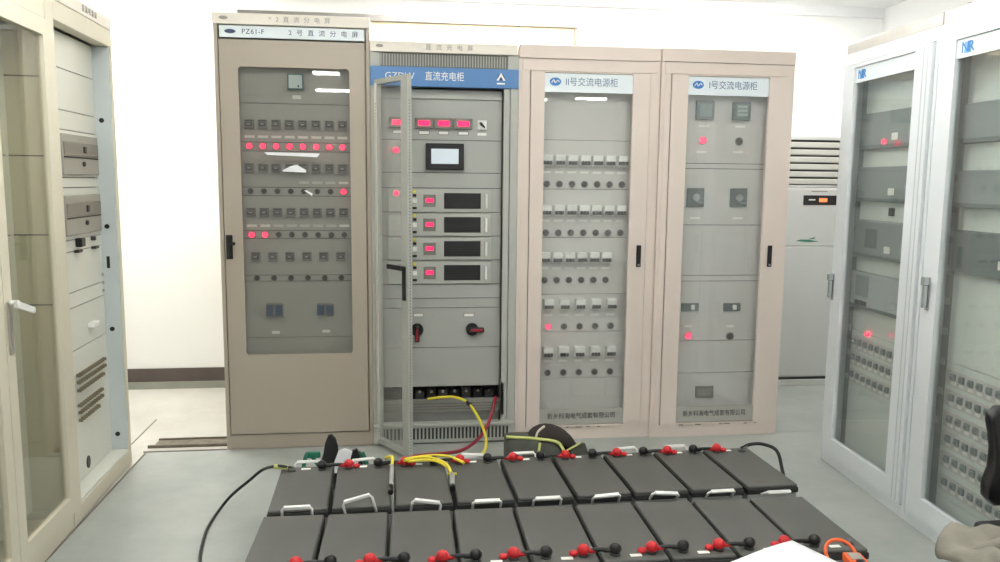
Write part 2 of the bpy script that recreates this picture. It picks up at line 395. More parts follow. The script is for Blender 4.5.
MB().box(x+.012, x+.02, yA-.035, yA-.0328, z-.03, z-.018).build('meter_mark', M_inkk, mt)
labelstrip(A, x+.002, zA(97.2), yA, .045, .02)
for u in (275, 325.5):
    x, z = pl(u, 309.5, OA, 0, yA)
    mm = MB().box(x-.045, x+.045, yA-.02, yA, z-.034, z+.034, .003).build('power_breaker', M_brk, A)
    for s in (-1, 1): MB().box(x+s*.024-.017, x+s*.024+.017, yA-.032, yA-.02, z-.028, z+.028, .003).build('toggle', M_bbrk, mm)
    labelstrip(A, x+.002, zA(332 if u < 300 else 331.5), yA, .042, .016)
# torn paper stuck to the glass
def scrap(pix):
    pts = [pl(u, v, OA, 0, -.0) for u, v in pix]
    MB().prism(pts, .0015, .0038).build('paper_scrap', M_paper, da)
scrap([(264, 152), (320, 153.5), (317, 157.3), (300, 156.3), (267, 154.8)])
scrap([(282, 170.5), (291, 166), (297, 165), (306, 170), (306, 172.6), (284, 171.6)])
scrap([(304, 190.5), (306.5, 190.4), (312.5, 193.5), (312, 196.5), (310.3, 194.6)])

# ================================================================== charging cabinet with the open door
OB = (0, 0, 0)
B = thing('charging_cabinet', 'grey charging cabinet with blue title band and open glass door', 'cabinet', OB)
carcass(B, .798, 2.165, D6, M_bframe)
hb = box('header', M_headr, B, .0, .79, -.01, .3, 2.160, 2.216, .003)
text('直流充电屏', 'lettering', hb, .42, -.0105, 2.188, .032, M_inkg, 2.5)
lg = MB(); ellipse(lg, .05, 2.190, .02, .008, -.0125, -.0102); lg.build('emblem', M_inkg, hb)
MB().box(.02, .05, 0, .03, 2.085, 2.158).box(.74, .78, 0, .03, 2.085, 2.158).build('top_rail', M_bframe, B)
M_mesh = mat('vent_mesh_grey', (120, 118, 110), .6, var=.1, scale=60)
vg = box('vent_grille', M_mesh, B, .05, .74, .012, .02, 2.088, 2.158)
vb = MB()
for i in range(46): vb.box(.054+i*.0149, .054+i*.0149+.005, .008, .0125, 2.092, 2.154)
vo = vb.build('vent_bars', M_bframe, vg); vo['kind'] = 'stuff'
tb = box('title_band', M_blue, B, .0, .798, -.012, .03, 1.983, 2.085, .003)
text('GZDW', 'lettering', tb, .155, -.0125, 2.035, .05, M_label, 1.0)
text('直流充电柜', 'lettering', tb, .395, -.0125, 2.035, .052, M_label, 1.0, sx=.82)
lg = MB(); ellipse(lg, .7, 2.042, .018, .018, -.014, -.0122); lg.build('emblem', M_ink, tb)
MB().prism([(.7, 2.066), (.676, 2.024), (.687, 2.024), (.7, 2.046), (.713, 2.024), (.724, 2.024)], -.0155, -.0135).build('emblem', M_label, tb)
MB().box(.678, .722, -.0135, -.0122, 2.004, 2.012).build('emblem', M_label, tb)
MB().box(.72, .752, 0, .025, .1, 1.983).box(.756, .78, -.004, .02, .1, 1.983).build('side_post', M_bframe, B)
MB().box(.02, .05, 0, .025, .1, 1.983).build('side_post', M_bframe, B)
yB = .05
def xzB(u, v, y=yB): return pl(u, v, OB, 0, y)
cz = [xzB(465, v)[1] for v in (140.5, 173, 188.3, 212.2, 236, 260, 284, 298, 307.5, 347)]
ztop, zcav = 1.975, xzB(465, 385.8)[1]
panels(B, .055, .715, [zcav, ztop]+cz, yB, M_bgrey)
MB().box(.055, .715, yB-.012, yB, 1.925, 1.945).build('shadow_ledge', M_bframe, B)
def meter_disp(u, v, w=.098, h=.058, name='digital_meter'):
    x, z = xzB(u, v)
    o = MB().box(x-w/2, x+w/2, yB-.02, yB, z-h/2, z+h/2, .003).build(name, M_brk, B)
    d = MB()
    for k in (-1, 0, 1): d.box(x+k*.02-.009, x+k*.02+.009, yB-.0225, yB-.0195, z-.014, z+.014, .002)
    d.box(x-.032, x+.032, yB-.0212, yB-.0195, z-.010, z+.010)
    d.build('digits', M_leddisp, o)
    return x, z
for u, v in ((398, 122.5), (424, 123.3), (443.6, 123.7), (463.3, 124.1)):
    x, z = meter_disp(u, v); labelstrip(B, x, z-.05, yB, .052, .015)
    MB().box(x-.03, x+.03, yB-.001, yB-.0004, z-.061, z-.039).build('strip_frame', M_brk, B)
x, z = xzB(482, 125.2)
sw = MB().box(x-.025, x+.025, yB-.012, yB, z-.026, z+.026, .003).build('selector_switch', M_white, B)
MB().prism([(x-.016, z+.014), (x-.004, z+.014), (x+.016, z-.012), (x+.012, z-.018), (x-.01, z-.002)], yB-.022, yB-.012).build('knob', M_black, sw)
labelstrip(B, x, z-.05, yB, .05, .014)
x0, z1 = xzB(425.6, 143.2); x1, z0 = xzB(463.6, 170)
tp = MB().box(x0, x1, yB-.025, yB, z0, z1, .004).build('touch_panel', M_black, B)
MB().box(x0+.03, x1-.03, yB-.0265, yB-.0245, z0+.032, z1-.03).build('screen', M_screen, tp)
for u, v in ((396, 150), (396.3, 193)):
    x, z = xzB(u, v); lampbtn(B, x, z, yB, True, .02)
for v0, v1 in ((189, 211.7), (213, 235.6), (237, 259.3), (261, 283.4)):
    xa, za = xzB(388, v0); xb, zb = xzB(491, v1); xb2, za2 = xzB(491, v0+.3); za = (za+za2)/2; zb = za-.128
    mo = MB().box(xa, xb, yB-.012, yB, zb+.002, za-.002, .002).build('rectifier_module', M_bframe, B)
    zc = (za+zb)/2
    xr, _ = xzB(429.5, 200)
    dd = MB().box(xr-.034, xr+.034, yB-.018, yB-.011, zc-.034, zc+.034, .002).build('display', M_brk, mo)
    MB().box(xr-.021, xr+.021, yB-.0205, yB-.017, zc-.008, zc+.012).build('display', M_leddisp, mo)
    xg0, _ = xzB(444, 200); xg1, _ = xzB(480.6, 200)
    MB().box(xg0, xg1, yB-.0145, yB-.011, zc-.043, zc+.043).build('air_grille', M_blackm, mo)
    gb = MB()
    for k in range(9): gb.box(xg0+.004, xg1-.004, yB-.0175, yB-.014, zc-.04+k*.0095, zc-.04+k*.0095+.004)
    g = gb.build('grille_bars', M_dark, mo); g['kind'] = 'stuff'
    xh, _ = xzB(486, 200); MB().box(xh-.006, xh+.006, yB-.03, yB-.012, zc-.04, zc+.04, .003).build('pull_handle', M_white, mo)
    xs, _ = xzB(414.5, 200)
    MB().box(xs-.012, xs+.012, yB-.02, yB-.011, zc-.014, zc+.012, .002).build('switch', M_white, mo)
    MB().box(xs-.01, xs+.01, yB-.018, yB-.011, zc+.022, zc+.036).box(xs-.012, xs+.012, yB-.018, yB-.011, zc-.046, zc-.034).build('switch', M_black, mo)
    MB().cyl((xs, yB-.014, zc+.05), (0, -1, 0), .008, .008, 10).build('status_lamp', M_yel, mo)
for u, v, ang in ((417, 329.5, 0), (472, 329, 90)):
    x, z = xzB(u, v)
    rs = MB().cyl((x, yB-.008, z), (0, -1, 0), .036, .016, 20).build('rotary_switch', M_black, B)
    hz = MB().box(-.013, .013, -.03, 0, -.066, .026, .006).build('handle', M_black, rs, (x, yB-.014, z), (0, -R(ang), 0))
    MB().box(-.007, .007, -.034, -.029, -.058, .01, .002).build('handle_insert', M_redc, rs, (x, yB-.014, z), (0, -R(ang), 0))
    xl, zl = xzB(u+1.5 if u < 450 else u-3, 315); labelstrip(B, xl, zl, yB, .054, .016)
    MB().box(xl-.031, xl+.031, yB-.001, yB-.0004, zl-.011, zl+.011).build('strip_frame', M_brk, B)
# cable bay at the foot: dark cavity, terminal blocks, perforated beam, slotted plinth
z398 = xzB(465, 398.3)[1]; z410 = xzB(465, 410)[1]; z422 = pl(465, 422.5, OB, 0, 0)[1]
box('cable_bay', M_dark, B, .05, .72, .16, .165, z422-.02, zcav)
for i in range(9):
    MB().box(.10+i*.067, .10+i*.067+.05, .08+.012*(i % 2), .15, z398-.02, zcav-.016-.012*(i % 3), .004).build('terminal_block', M_blackm if i % 2 else M_brkd, B)
    MB().cyl((.125+i*.067, .075, zcav-.035), (0, -1, 0), .009, .012, 10).build('terminal_screw', M_chrome, B)
M_perf = mat('perforated_beam', (138, 138, 132), .5, var=.12, scale=90)
pbm = box('perforated_beam', M_perf, B, .05, .715, .03, .06, z410, z398)
pb = MB()
for r_ in range(3):
    for i in range(60): pb.box(.058+i*.011, .058+i*.011+.005, .0285, .0305, z410+.012+r_*.016, z410+.018+r_*.016)
o = pb.build('beam_holes', M_dark, pbm); o['kind'] = 'stuff'
box('lower_plate', M_bgrey, B, .05, .715, .07, .08, z422-.02, z410)
MB().box(.72, .735, .0, .06, z410-.02, zcav+.03).build('hole_strip', M_plight, B)
pb = MB()
for i in range(11): pb.box(.7245, .7305, -.0015, .0005, z410-.01+i*.0165, z410-.002+i*.0165)
o = pb.build('strip_holes', M_dark, B); o['kind'] = 'stuff'
pn = MB().box(.0, .795, -.018, .03, .008, z422-.004, .003).box(.0, .795, -.03, .03, z422-.012, z422+.006, .003).build('plinth', M_bframe, B)
for i in range(34):
    me = cached('slot', lambda: MB().box(-.0055, .0055, -.0205, -.017, -.032, .032).mesh('vent_slot', M_dark))
    put(me, 'vent_slot', pn, (.055+i*.0212, 0, .062))
# open door leaf, hinged at the left post
hx, hy = .022, -.012
fx = aty(408.5, 260, -.285).x
ang = math.atan2(-.285-hy, fx-hx); dl = math.hypot(fx-hx, -.285-hy)
dz0, dz1 = .02, 2.012
door = MB().frame(.0, dl, dz0, dz1, .028, dl-.06, dz0+.03, dz1-.025, -.004, .022, .006).build('door', M_bframe, B, (hx, hy, 0), (0, 0, ang))
box('glass_pane', M_glassB, door, .020, dl-.052, .006, .011, dz0+.022, dz1-.017)
pb = MB()
for i in range(112):
    z = dz0+.03+i*.0165
    pb.box(.011, .018, -.0055, -.0035, z, z+.007).box(dl+.0, dl+.0015, .006, .013, z, z+.007)
o = pb.build('stile_holes', M_brk, door); o['kind'] = 'stuff'
box('gasket_strip', M_headr, door, .003, .026, -.0042, -.0038, dz0+.02, dz1-.02)
zh = 1.02
dh = MB().box(dl-.048, dl-.018, -.012, -.004, zh-.16, zh+.02, .004).build('door_handle', M_black, door)
MB().box(dl-.16, dl-.02, -.036, -.022, zh-.002, zh+.024, .005).cyl((dl-.032, -.02, zh+.01), (0, -1, 0), .012, .02, 10).build('lever', M_blackm, door)
MB().tube([(dl-.066, .03, zh-.02), (dl-.075, .05, zh-.06), (dl-.066, .04, zh-.10), (dl-.07, .05, zh-.15)], .007, 8).build('lock_rod', M_white, door)

# ================================================================== the two pinkish AC cabinets
def pink_cabinet(O, label, title, dx0, dx1, wx0, wx1, hx, extra, W=.797):
    t = thing('power_cabinet', label, 'cabinet', O)
    carcass(t, W, 2.21, D6, M_pink)
    MB().box(.02, W-.02, -.004, .03, 2.085, 2.148, .002).build('top_rail', M_pink, t)
    MB().box(.001, W-.001, -.010, .03, 2.150, 2.222, .003).build('cap', M_pink, t)
    MB().box(.02, dx0-.004, -.003, .025, .0, 2.085).build('side_post', M_pink, t)
    MB().box(dx1+.004, W-.02, -.003, .025, .0, 2.085).build('side_post', M_pink, t)
    MB().box(dx0-.004, dx1+.004, -.003, .025, .0, .074).build('plinth', M_pink, t)
    d = MB().frame(dx0, dx1, .075, 2.082, wx0, wx1, .082, 2.076, -.012, .012, .004).build('door', M_pink, t)
    box('glass_pane', M_glassB, d, wx0-.006, wx1+.006, .002, .007, .078, 2.08)
    s1 = box('title_plate', M_signw, d, wx0, wx1, -.003, .0015, 1.972, 2.074)
    lg = MB(); ellipse(lg, wx0+.06, 2.028, .032, .022, -.005, -.0031, 24); e = lg.build('emblem', M_logo, s1)
    MB().tube([(wx0+.038, -.0055, 2.021), (wx0+.050, -.0055, 2.037), (wx0+.06, -.0055, 2.022), (wx0+.072, -.0055, 2.035), (wx0+.083, -.0055, 2.026)], .0030, 6).build('emblem', M_label, s1)
    text(title, 'lettering', s1, wx0+.265, -.0034, 2.026, .050, mat('sign_ink', (88, 120, 150), .5, var=0), 1.0, sx=.92)
    s2 = box('maker_plate', M_pgrey, d, wx0, wx1, -.003, .0015, .088, .178)
    text('新乡科海电气成套有限公司', 'lettering', s2, (wx0+wx1)/2, -.0034,   .135, .038, M_inkk, 1.0, sx=(wx1-wx0)/.56)
    hh = box('door_handle', M_black, d, hx-.014, hx+.014, -.020, -.012, 1.005, 1.130, .004)
    MB().box(hx-.007, hx+.007, -.028, -.020, 1.035, 1.115, .003).build('lever', M_blackm, t)
    MB().box(hx-.006, hx+.006, -.0215, -.0195, 1.013, 1.023).build('lock', M_chrome, t)
    # chipped paint under the door
    cp = MB()
    for k in range(7):
        xx = dx0+.05+random.random()*(dx1-dx0-.1); cp.box(xx, xx+.01+.03*random.random(), -.0042, -.002, .068, .0745)
    cp.build('chipped_paint', M_base, t)['kind'] = 'stuff'
    extra(t)
    return t
yP = .075
OC = (.8, 0, 0)
def inside_ac1(t):
    z_ = lambda v: pl(583, v, OC, 0, yP)[1]
    panels(t, .06, .74, [.08, 2.07]+[z_(v) for v in (140.3, 189.3, 237.5, 294, 331.5, 377.5)], yP, M_plight, gap=.003)
    for us, vb_, vl_, vp_, dv, lit in (
        ([546.6+12.5*i for i in range(7)], 160.8, 172.2, 184, .6, ()),
        ([545.6+12.4*i for i in range(7)], 210.3, 220.5, 232.6, .3, ()),
        ([544.2+12.2*i for i in range(6)], 257.3, 268, 279.8, .2, ()),
        ([548+15.6*i for i in range(5)], 303.6, 314.6, 326, .2, (0,)),
        ([547.3+15.6*i for i in range(5)], 351, 360.4, 372, -.2, ())):
        for i, (x, z) in enumerate(lerp_row(us, vb_, vb_+dv, OC, 0, yP)): breaker_white(t, x, z, yP)
        for i, (x, z) in enumerate(lerp_row(us, vl_, vl_+dv, OC, 0, yP)): labelstrip(t, x, z, yP, .05, .012)
        for i, (x, z) in enumerate(lerp_row(us, vp_, vp_+dv, OC, 0, yP)): lampbtn(t, x, z, yP, i in lit, .02)
pink_cabinet(OC, 'pinkish cabinet with five rows of white breakers, right of the charging cabinet', 'II号交流电源柜', .066, .738, .142, .64, .700, inside_ac1)
OD = (1.598, -.02, 0)
def inside_ac2(t):
    z_ = lambda v: pl(720, v, OD, 0, yP)[1]; q = lambda u, v: pl(u, v, OD, 0, yP)
    panels(t, .06, .72, [.08, 2.07]+[z_(v) for v in (163.6, 168.8, 225, 275.3, 281, 340.3, 372.3)], yP, M_plight, gap=.004)
    for u, v in ((704, 110.5), (740.3, 111.3)):
        x, z = q(u, v); o = MB().box(x-.052, x+.052, yP-.03, yP, z-.052, z+.052, .005).build('panel_meter', M_devd, t)
        MB().box(x-.036, x+.036, yP-.032, yP-.029, z-.036, z+.036).build('meter_face', mat('lcd_grey_green', (128, 146, 140), .3), o)
        if u > 720:
            for k in (-1, 0, 1): MB().box(x-.028, x+.028, yP-.0335, yP-.0315, z+k*.022-.007, z+k*.022+.007).build('digits', M_devl, o)
    for u, v in ((703.6, 126), (740.2, 126.6), (701.3, 152), (738, 152.2), (695, 218), (737.2, 218.2)):
        x, z = q(u, v); labelstrip(t, x, z, yP, .06, .012)
    for u, v, lit in ((702.5, 140.5, True), (738.7, 141.5, False), (687.8, 335.6, True), (729.7, 336, False)):
        x, z = q(u, v); lampbtn(t, x, z, yP, lit, .024)
    for u, v in ((695, 197.3), (738, 197.7)):
        x, z = q(u, v); o = MB().box(x-.052, x+.052, yP-.012, yP, z-.054, z+.054, .004).build('selector_switch', M_devd, t)
        MB().cyl((x, yP-.018, z), (0, -1, 0), .022, .014, 16).box(x-.006, x+.034, yP-.04, yP-.02, z-.034, z-.024).build('knob', M_chrome, o)
    for u, v in ((689.5, 307), (731.3, 307)):
        x, z = q(u, v); o = MB().box(x-.052, x+.052, yP-.014, yP, z-.024, z+.024, .003).build('transfer_switch', M_devd, t)
        MB().box(x+.0, x+.022, yP-.03, yP-.013, z-.012, z+.016, .003).build('toggle', M_white, o)
    for u, v in ((688, 326), (730, 326)):
        x, z = q(u, v); labelstrip(t, x, z, yP, .045, .014)
    x, z = q(703.8, 391.5); o = box('socket', mat('olive_socket', (108, 106, 92), .5), t, x-.056, x+.056, yP-.012, yP, z-.034, z+.034, .003)
    MB().box(x-.04, x+.04, yP-.0135, yP-.0115, z-.02, z+.02).build('socket_face', M_brk, o)
pink_cabinet(OD, 'pinkish cabinet with two square meters and few switches, next to the air conditioner', 'I号交流电源柜', .058, .705, .152, .628, .678, inside_ac2, .780)

# ================================================================== cream cabinet behind the row
K = thing('rear_cabinet', 'cream cabinet behind the row, its top showing above the charging cabinet', 'cabinet', (-.8, .66, 0))
MB().box(.02, 2.05, .01, .4, 0, 2.44, .003).build('body', mat('warm_cream_paint', (226, 210, 180), .5, var=.02), K)
M_edge = mat('grey_top_edge', (132, 130, 126), .5, var=.1)
MB().box(.0, 2.07, -.004, .41, 2.442, 2.482, .004).build('top_edge', M_edge, K)
MB().box(2.052, 2.07, .0, .4, .0, 2.440).build('end_panel', M_edge, K)

# ================================================================== air conditioner
T = thing('air_conditioner', 'white floor standing air conditioner with louvred top behind the pink cabinet', 'air conditioner', (2.88, 1.05, 0))
MB().box(0, .5, 0, .32, .065, 1.46, .006).box(0, .5, .03, .32, 1.46, 1.82, .004).build('body', M_acw, T)
MB().box(.0, .5, -.004, .004, 1.04, 1.45, .003).build('upper_panel', M_acw, T)
MB().box(.0, .5, -.004, .004, .075, 1.03, .003).build('lower_panel', M_acw, T)
MB().box(.0, .5, .0, .03, 1.80, 1.82).box(0, .5, 0, .03, 1.462, 1.478).build('grille_frame', M_acw, T)
MB().box(.008, .492, .028, .034, 1.478, 1.80).build('grille_back', M_dark, T)
for i in range(6):
    zz = 1.502+i*.052
    sl = MB(); sl.box(.01, .49, -.002, .026, zz-.019, zz+.021, .006); sl.build('louvre', M_acs, T)
dp = MB().box(.16, .43, -.008, -.003, 1.335, 1.405, .003).build('display', M_black, T)
MB().box(.28, .34, -.010, -.0075, 1.358, 1.384, .002).build('digits', M_ledorange, dp)
MB().box(.20, .25, -.010, -.0075, 1.368, 1.378, .001).build('digits', M_white, dp)
MB().box(.22, .34, -.0055, -.0038, 1.43, 1.438).build('lettering', M_inkg, T)
gl = MB(); gl.prism([(.12, 1.075), (.16, 1.086), (.22, 1.084), (.30, 1.072), (.22, 1.066)], -.0058, -.0038).prism([(.21, 1.088), (.27, 1.104), (.26, 1.09)], -.0058, -.0038); gl.build('emblem', mat('emblem_green', (62, 128, 104), .5), T)
MB().box(.004, .496, .006, .32, .045, .064).build('dark_strip', M_dark, T)  # dark strip between the lower panel and the base
MB().box(-.01, .51, -.012, .32, 0, .044, .004).build('base', M_acw, T)

# ================================================================== right row
RO1 = Vector((2.425, -.455, 0)); RR = R(-93.5)
rdir = Vector((math.cos(RR), math.sin(RR), 0))
RO2 = RO1 + rdir*.800
yR = .09
def right_cab(O, label, w, devs, rows, ncol, colx0, pitch, hx, hz):
    t = thing('relay_cabinet', label, 'cabinet', O, RR)
    carcass(t, w, 2.14, D6, M_whitec, tk=.022)
    MB().box(.0, w, .008, .58, 2.142, 2.196, .004).build('top_cap', M_steel, t)
    MB().box(.022, w-.022, -.003, .03, 2.083, 2.14, .002).build('top_rail', M_whitec, t)
    MB().box(.022, w-.022, -.002, .03, 0, .055, .002).build('plinth', M_whitec, t)
    d = MB().frame(.026, w-.026, .06, 2.078, .127, w-.145, .150, 2.060, -.014, .010, .005).build('door', M_whitec, t)
    for xx in (w-.085, w-.055): MB().box(xx, xx+.006, -.0155, -.0138, .07, 2.07).build('door_rib', M_jamb, d)
    box('glass_pane', M_glassR, d, .119, w-.138, .0, .005, .142, 2.068)
    s = box('title_plate', M_signw, d, .127, w-.145, -.006, -.0005, 1.985, 2.058)
    text('NR', 'emblem', s, .192, -.0065, 2.022, .062, M_logo, .8, depth=.0012)
    MB().box(.170, .214, -.0062, -.006, 2.0, 2.044).build('emblem', mat('pale_logo_blue', (120, 178, 222), .5, var=0), s)
    hh = MB().box(hx-.015, hx+.015, -.02, -.014, hz-.07, hz+.07, .004).build('door_handle', M_chrome, d)
    MB().box(hx-.008, hx+.008, -.04, -.02, hz-.06, hz+.035, .004).box(hx-.010, hx+.010, -.046, -.014, hz+.035, hz+.07, .004).build('lever', M_chrome, t)
    # rack rail and panels
    MB().box(.024, .072, yR+.002, yR+.012, .1, 2.06).build('rack_rail', M_dev, t)
    for k in range(9): MB().box(.034, .064, yR-.006, yR+.002, 1.5-k*.13, 1.53-k*.13, .003).build('cable_clip', M_devd if k < 3 else M_devl, t)
    zz = [.1, 2.06]+[z for dv in devs for z in dv[:2]]+[rows[0]+.06, rows[-1]-.07]
    panels(t, .076, w-.04, sorted(set(zz)), yR, M_rpanel, gap=.003)
    for i, (a, b_, m, kind) in enumerate(devs):
        o = MB().box(.092, w-.06, yR-.03, yR, a, b_, .004).build('relay_unit', m, t)
        MB().box(.092, w-.06, yR-.033, yR-.030, a+.002, a+.018).build('lower_bar', M_devd, o)
        if kind == 'lit':
            MB().cyl((.32, yR-.035, a+.03), (0, -1, 0), .012, .01, 12).build('status_lamp', M_led, o)
        if kind in ('lit', 'tag', 'win'):
            MB().box(.38, .43, yR-.0325, yR-.030, a+.035, a+.068).build('name_tag', M_label, o)
            MB().box(.52, .525, yR-.034, yR-.030, a+.04, a+.1).build('latch', M_devl, o)
        if kind == 'win':
            MB().box(.20, .31, yR-.033, yR-.029, a+.05, a+.145, .002).build('display_window', M_devd, o)
        if kind == 'light':
            MB().box(.14, .26, yR-.033, yR-.029, a+.06, b_-.015, .002).build('port_panel', M_dev, o)
            for k in range(4): MB().box(.14+k*.03, .163+k*.03, yR-.034, yR-.029, a+.015, a+.04, .002).build('port', M_black, o)
    for z in rows:
        MB().box(.085, w-.06, yR-.003, yR, z-.040, z+.030).build('terminal_strip', M_plight, t)
        for k in range(ncol):
            me = cached('press', lambda: MB().box(-.014, .014, -.014, -.003, -.012, .018, .003).box(-.008, .004, -.02, -.014, -.004, .010, .002).mesh('press_plate', M_dev))
            lb = cached('presslab', lambda: MB().box(-.015, .015, -.006, -.003, -.032, -.019).mesh('name_strip', M_label))
            p = put(me, 'press_plate', t, (colx0+k*pitch, yR, z)); put(lb, 'name_strip', p)
    return t
C1 = right_cab(RO1, 'white relay cabinet nearest the air conditioner, with three rows of terminals', .795,
    [(1.66, 1.835, M_dev, 'lit'), (1.40, 1.572, M_dev, 'tag'), (1.122, 1.305, M_dev, 'win'), (.86, 1.043, M_devl, 'light')], [.672, .588, .496], 11, .115, .056, .046, .95)
MB().box(.36, .40, yR-.012, yR, 1.335, 1.375, .003).build('socket', M_black, C1)
MB().cyl((.245, yR-.012, .735), (0, -1, 0), .012, .012, 12).build('status_lamp', M_led, C1)
C2 = right_cab(RO2, 'white relay cabinet with six rows of terminals behind the black chair', .795,
    [(1.655, 1.812, M_dev, 'tag'), (1.395, 1.545, M_dev, 'plain'), (1.13, 1.30, M_devd, 'tag')], [.682, .595, .502, .416, .326, .226], 11, .135, .056, .072, 1.03)
for k, x in enumerate((.03, .20, .34, .52)):
    MB().cyl((x, .10, 2.204), (0, 0, 1), .022, .016, 14).cyl((x, .10, 2.218), (0, 0, 1), .012, .016, 12).build('lifting_bolt', M_devd, C2)
tl = MB().box(.55, .66, .09, .15, 2.196, 2.222, .008); g = tl.build('cable_clamp', mat('pale_teal_plastic', (140, 196, 180), .5), C1)

# ================================================================== left row
LR = R(91.5); ldir = Vector((math.cos(LR), math.sin(LR), 0)); LO1 = Vector((-1.235, -.95, 0)); yL = .075
L1 = thing('equipment_rack', 'cream open rack with two grey relay boxes, next to the bare wall', 'cabinet', LO1, LR)
carcass(L1, .80, 2.195, D6, M_cream)
MB().box(-.0, .80, -.006, .3, 2.197, 2.252, .003).build('header', M_headr, L1)
text('直流电源屏', 'lettering', L1, .5, -.0065, 2.225, .032, M_inkg, 1.5)
MB().box(.0, .08, -.004, .06, 0, 2.195, .003).box(.08, .80, -.004, .06, 2.115, 2.195, .003).box(.08, .80, -.004, .06, 0, .075, .003).box(.768, .80, -.004, .06, .075, 2.115, .003).build('front_frame', M_cream, L1)
MB().box(.752, .766, .0, yL+.02, .078, 2.112).build('jamb', M_jamb, L1)
for z_, k in ((1.76, 0), (1.24, 0), (.72, 0), (.17, 0), (1.06, 1)):
    if k == 0: MB().cyl((.751, .045, z_), (1, 0, 0), .012, .004, 12).build('jamb_hole', M_black, L1)
    else: MB().box(.7495, .7525, .04, .055, z_-.03, z_+.03).build('jamb_slot', M_black, L1)
MB().box(.08, .75, .0, yL+.012, .076, .088).build('sill', M_creamin, L1)
panels(L1, .06, .75, [.09, 2.112, 1.955, 1.775, 1.69, 1.48, 1.435, 1.20, 1.148, .965, .895, .70], yL, M_creamin, gap=.004)
for a, b_ in ((1.492, 1.672), (1.222, 1.402)):
    o = MB().box(.26, .71, yL-.02, yL, a, b_, .004).build('relay_box', M_lgrey, L1)
    MB().box(.27, .70, yL-.024, yL-.019, a+.085, b_-.035, .003).build('relay_window', M_lgreyd, o)
    MB().box(.50, .53, yL-.03, yL-.019, a+.1, a+.13, .003).cyl((.50, yL-.024, a+.05), (0, -1, 0), .011, .01, 10).build('knob', M_dark, o)
    MB().box(.27, .70, yL-.023, yL-.019, a+.075, a+.081).build('seam', M_dark, o)
MB().box(.40, .45, yL-.03, yL, 1.165, 1.205, .004).build('socket', M_black, L1)
MB().box(.60, .62, yL-.02, yL, 1.18, 1.2, .003).build('switch', M_brkd, L1)
for x in (.38, .60): MB().box(x, x+.05, yL-.022, yL, 1.140, 1.152, .002).build('catch', M_brkd, L1)
MB().box(.50, .58, yL-.03, yL, .77, .795, .004).build('pull', M_white, L1)
for z_ in (1.0, .96, .92): MB().cyl((.735, yL-.003, z_), (0, -1, 0), .008, .008, 8).build('screw', M_chrome, L1)
for r0, zr in enumerate((.585, .552, .515, .445, .412, .376)):
    n = (13, 13, 12, 11, 11, 9)[r0]
    MB().box(.30, .30+n*.029, yL-.004, yL, zr-.003, zr+.004).build('terminal_strip', M_creamin, L1)
    for k in range(n):
        me = cached('studs', lambda: MB().box(-.0065, .0065, -.022, -.004, -.007, .008, .002).mesh('terminal_stud', mat('bronze_stud', (118, 110, 88), .5)))
        put(me, 'terminal_stud', L1, (.315+k*.029, yL, zr))
lo = MB(); ellipse(lo, .41, .145, .022, .03, yL-.004, yL+.0); lo.build('cable_hole', M_black, L1)

L2O = LO1 - ldir*1.002
L2 = thing('glazed_rack', 'cream cabinet with olive glass doors and white lever handle at left edge', 'cabinet', L2O, LR)
carcass(L2, 1.0, 2.195, D6, M_cream)
MB().box(.0, 1.0, -.006, .3, 2.197, 2.252, .003).build('header', M_headr, L2)
MB().box(.02, .98, -.003, .03, 2.10, 2.195, .003).build('top_rail', M_cream, L2)
MB().box(.02, .98, -.003, .03, 0, .07, .003).build('plinth', M_cream, L2)
for x0, x1 in ((.024, .463), (.467, .976)):
    d = MB().frame(x0, x1, .075, 2.095, x0+.062, x1-.035 if x0 > .4 else x1-.062, .15, 2.03, -.014, .010, .006).build('door', M_cream, L2)
    box('glass_pane', M_glassL, d, x0+.054, x1-.027, .0, .005, .142, 2.038)
    if x0 > .4:
        MB().box(x0+.015, x0+.045, -.022, -.014, .86, 1.05, .004).build('door_handle', M_steel, d)
        MB().tube([(x0+.03, -.018, 1.045), (x0+.03, -.05, 1.045)], .009, 8, 1).prism([(x0-.01, 1.058), (x0-.01, 1.034), (x0+.125, .992), (x0+.135, 1.0), (x0+.13, 1.013)], -.062, -.048).cyl((x0+.118, -.063, 1.002), (0, -1, 0), .005, .004, 8).build('lever', M_white, d)
M_olive = mat('pale_olive_panel', (196, 192, 166), .45, var=.02)
yL2 = .15
panels(L2, .04, .975, [.09, 2.09, 1.875, 1.565, 1.25, .965, .66], yL2, M_creamin, gap=.005)
MB().box(.972, .979, .012, yL2, .09, 2.09).build('jamb', M_olive, L2)
for z_ in (1.875, 1.565, 1.25, .965): MB().box(.9705, .9725, .02, yL2, z_-.003, z_+.003).build('jamb_seam', M_dark, L2)
for a, b_, xx in ((1.55, 1.68, .40), (1.18, 1.30, .44)):
    o = MB().box(xx, xx+.16, yL2-.02, yL2, a, b_, .004).build('relay_box', M_lgrey, L2); MB().box(xx+.05, xx+.10, yL2-.023, yL2-.019, a+.02, b_-.02).build('relay_window', M_lgreyd, o)
for r0 in range(5):
    for k in range(12):
        me = cached('pstud', lambda: MB().box(-.014, .014, -.024, 0, -.012, .012, .003).mesh('terminal_stud', M_label))
        put(me, 'terminal_stud', L2, (.30+k*.05, yL2, .56-r0*.062))

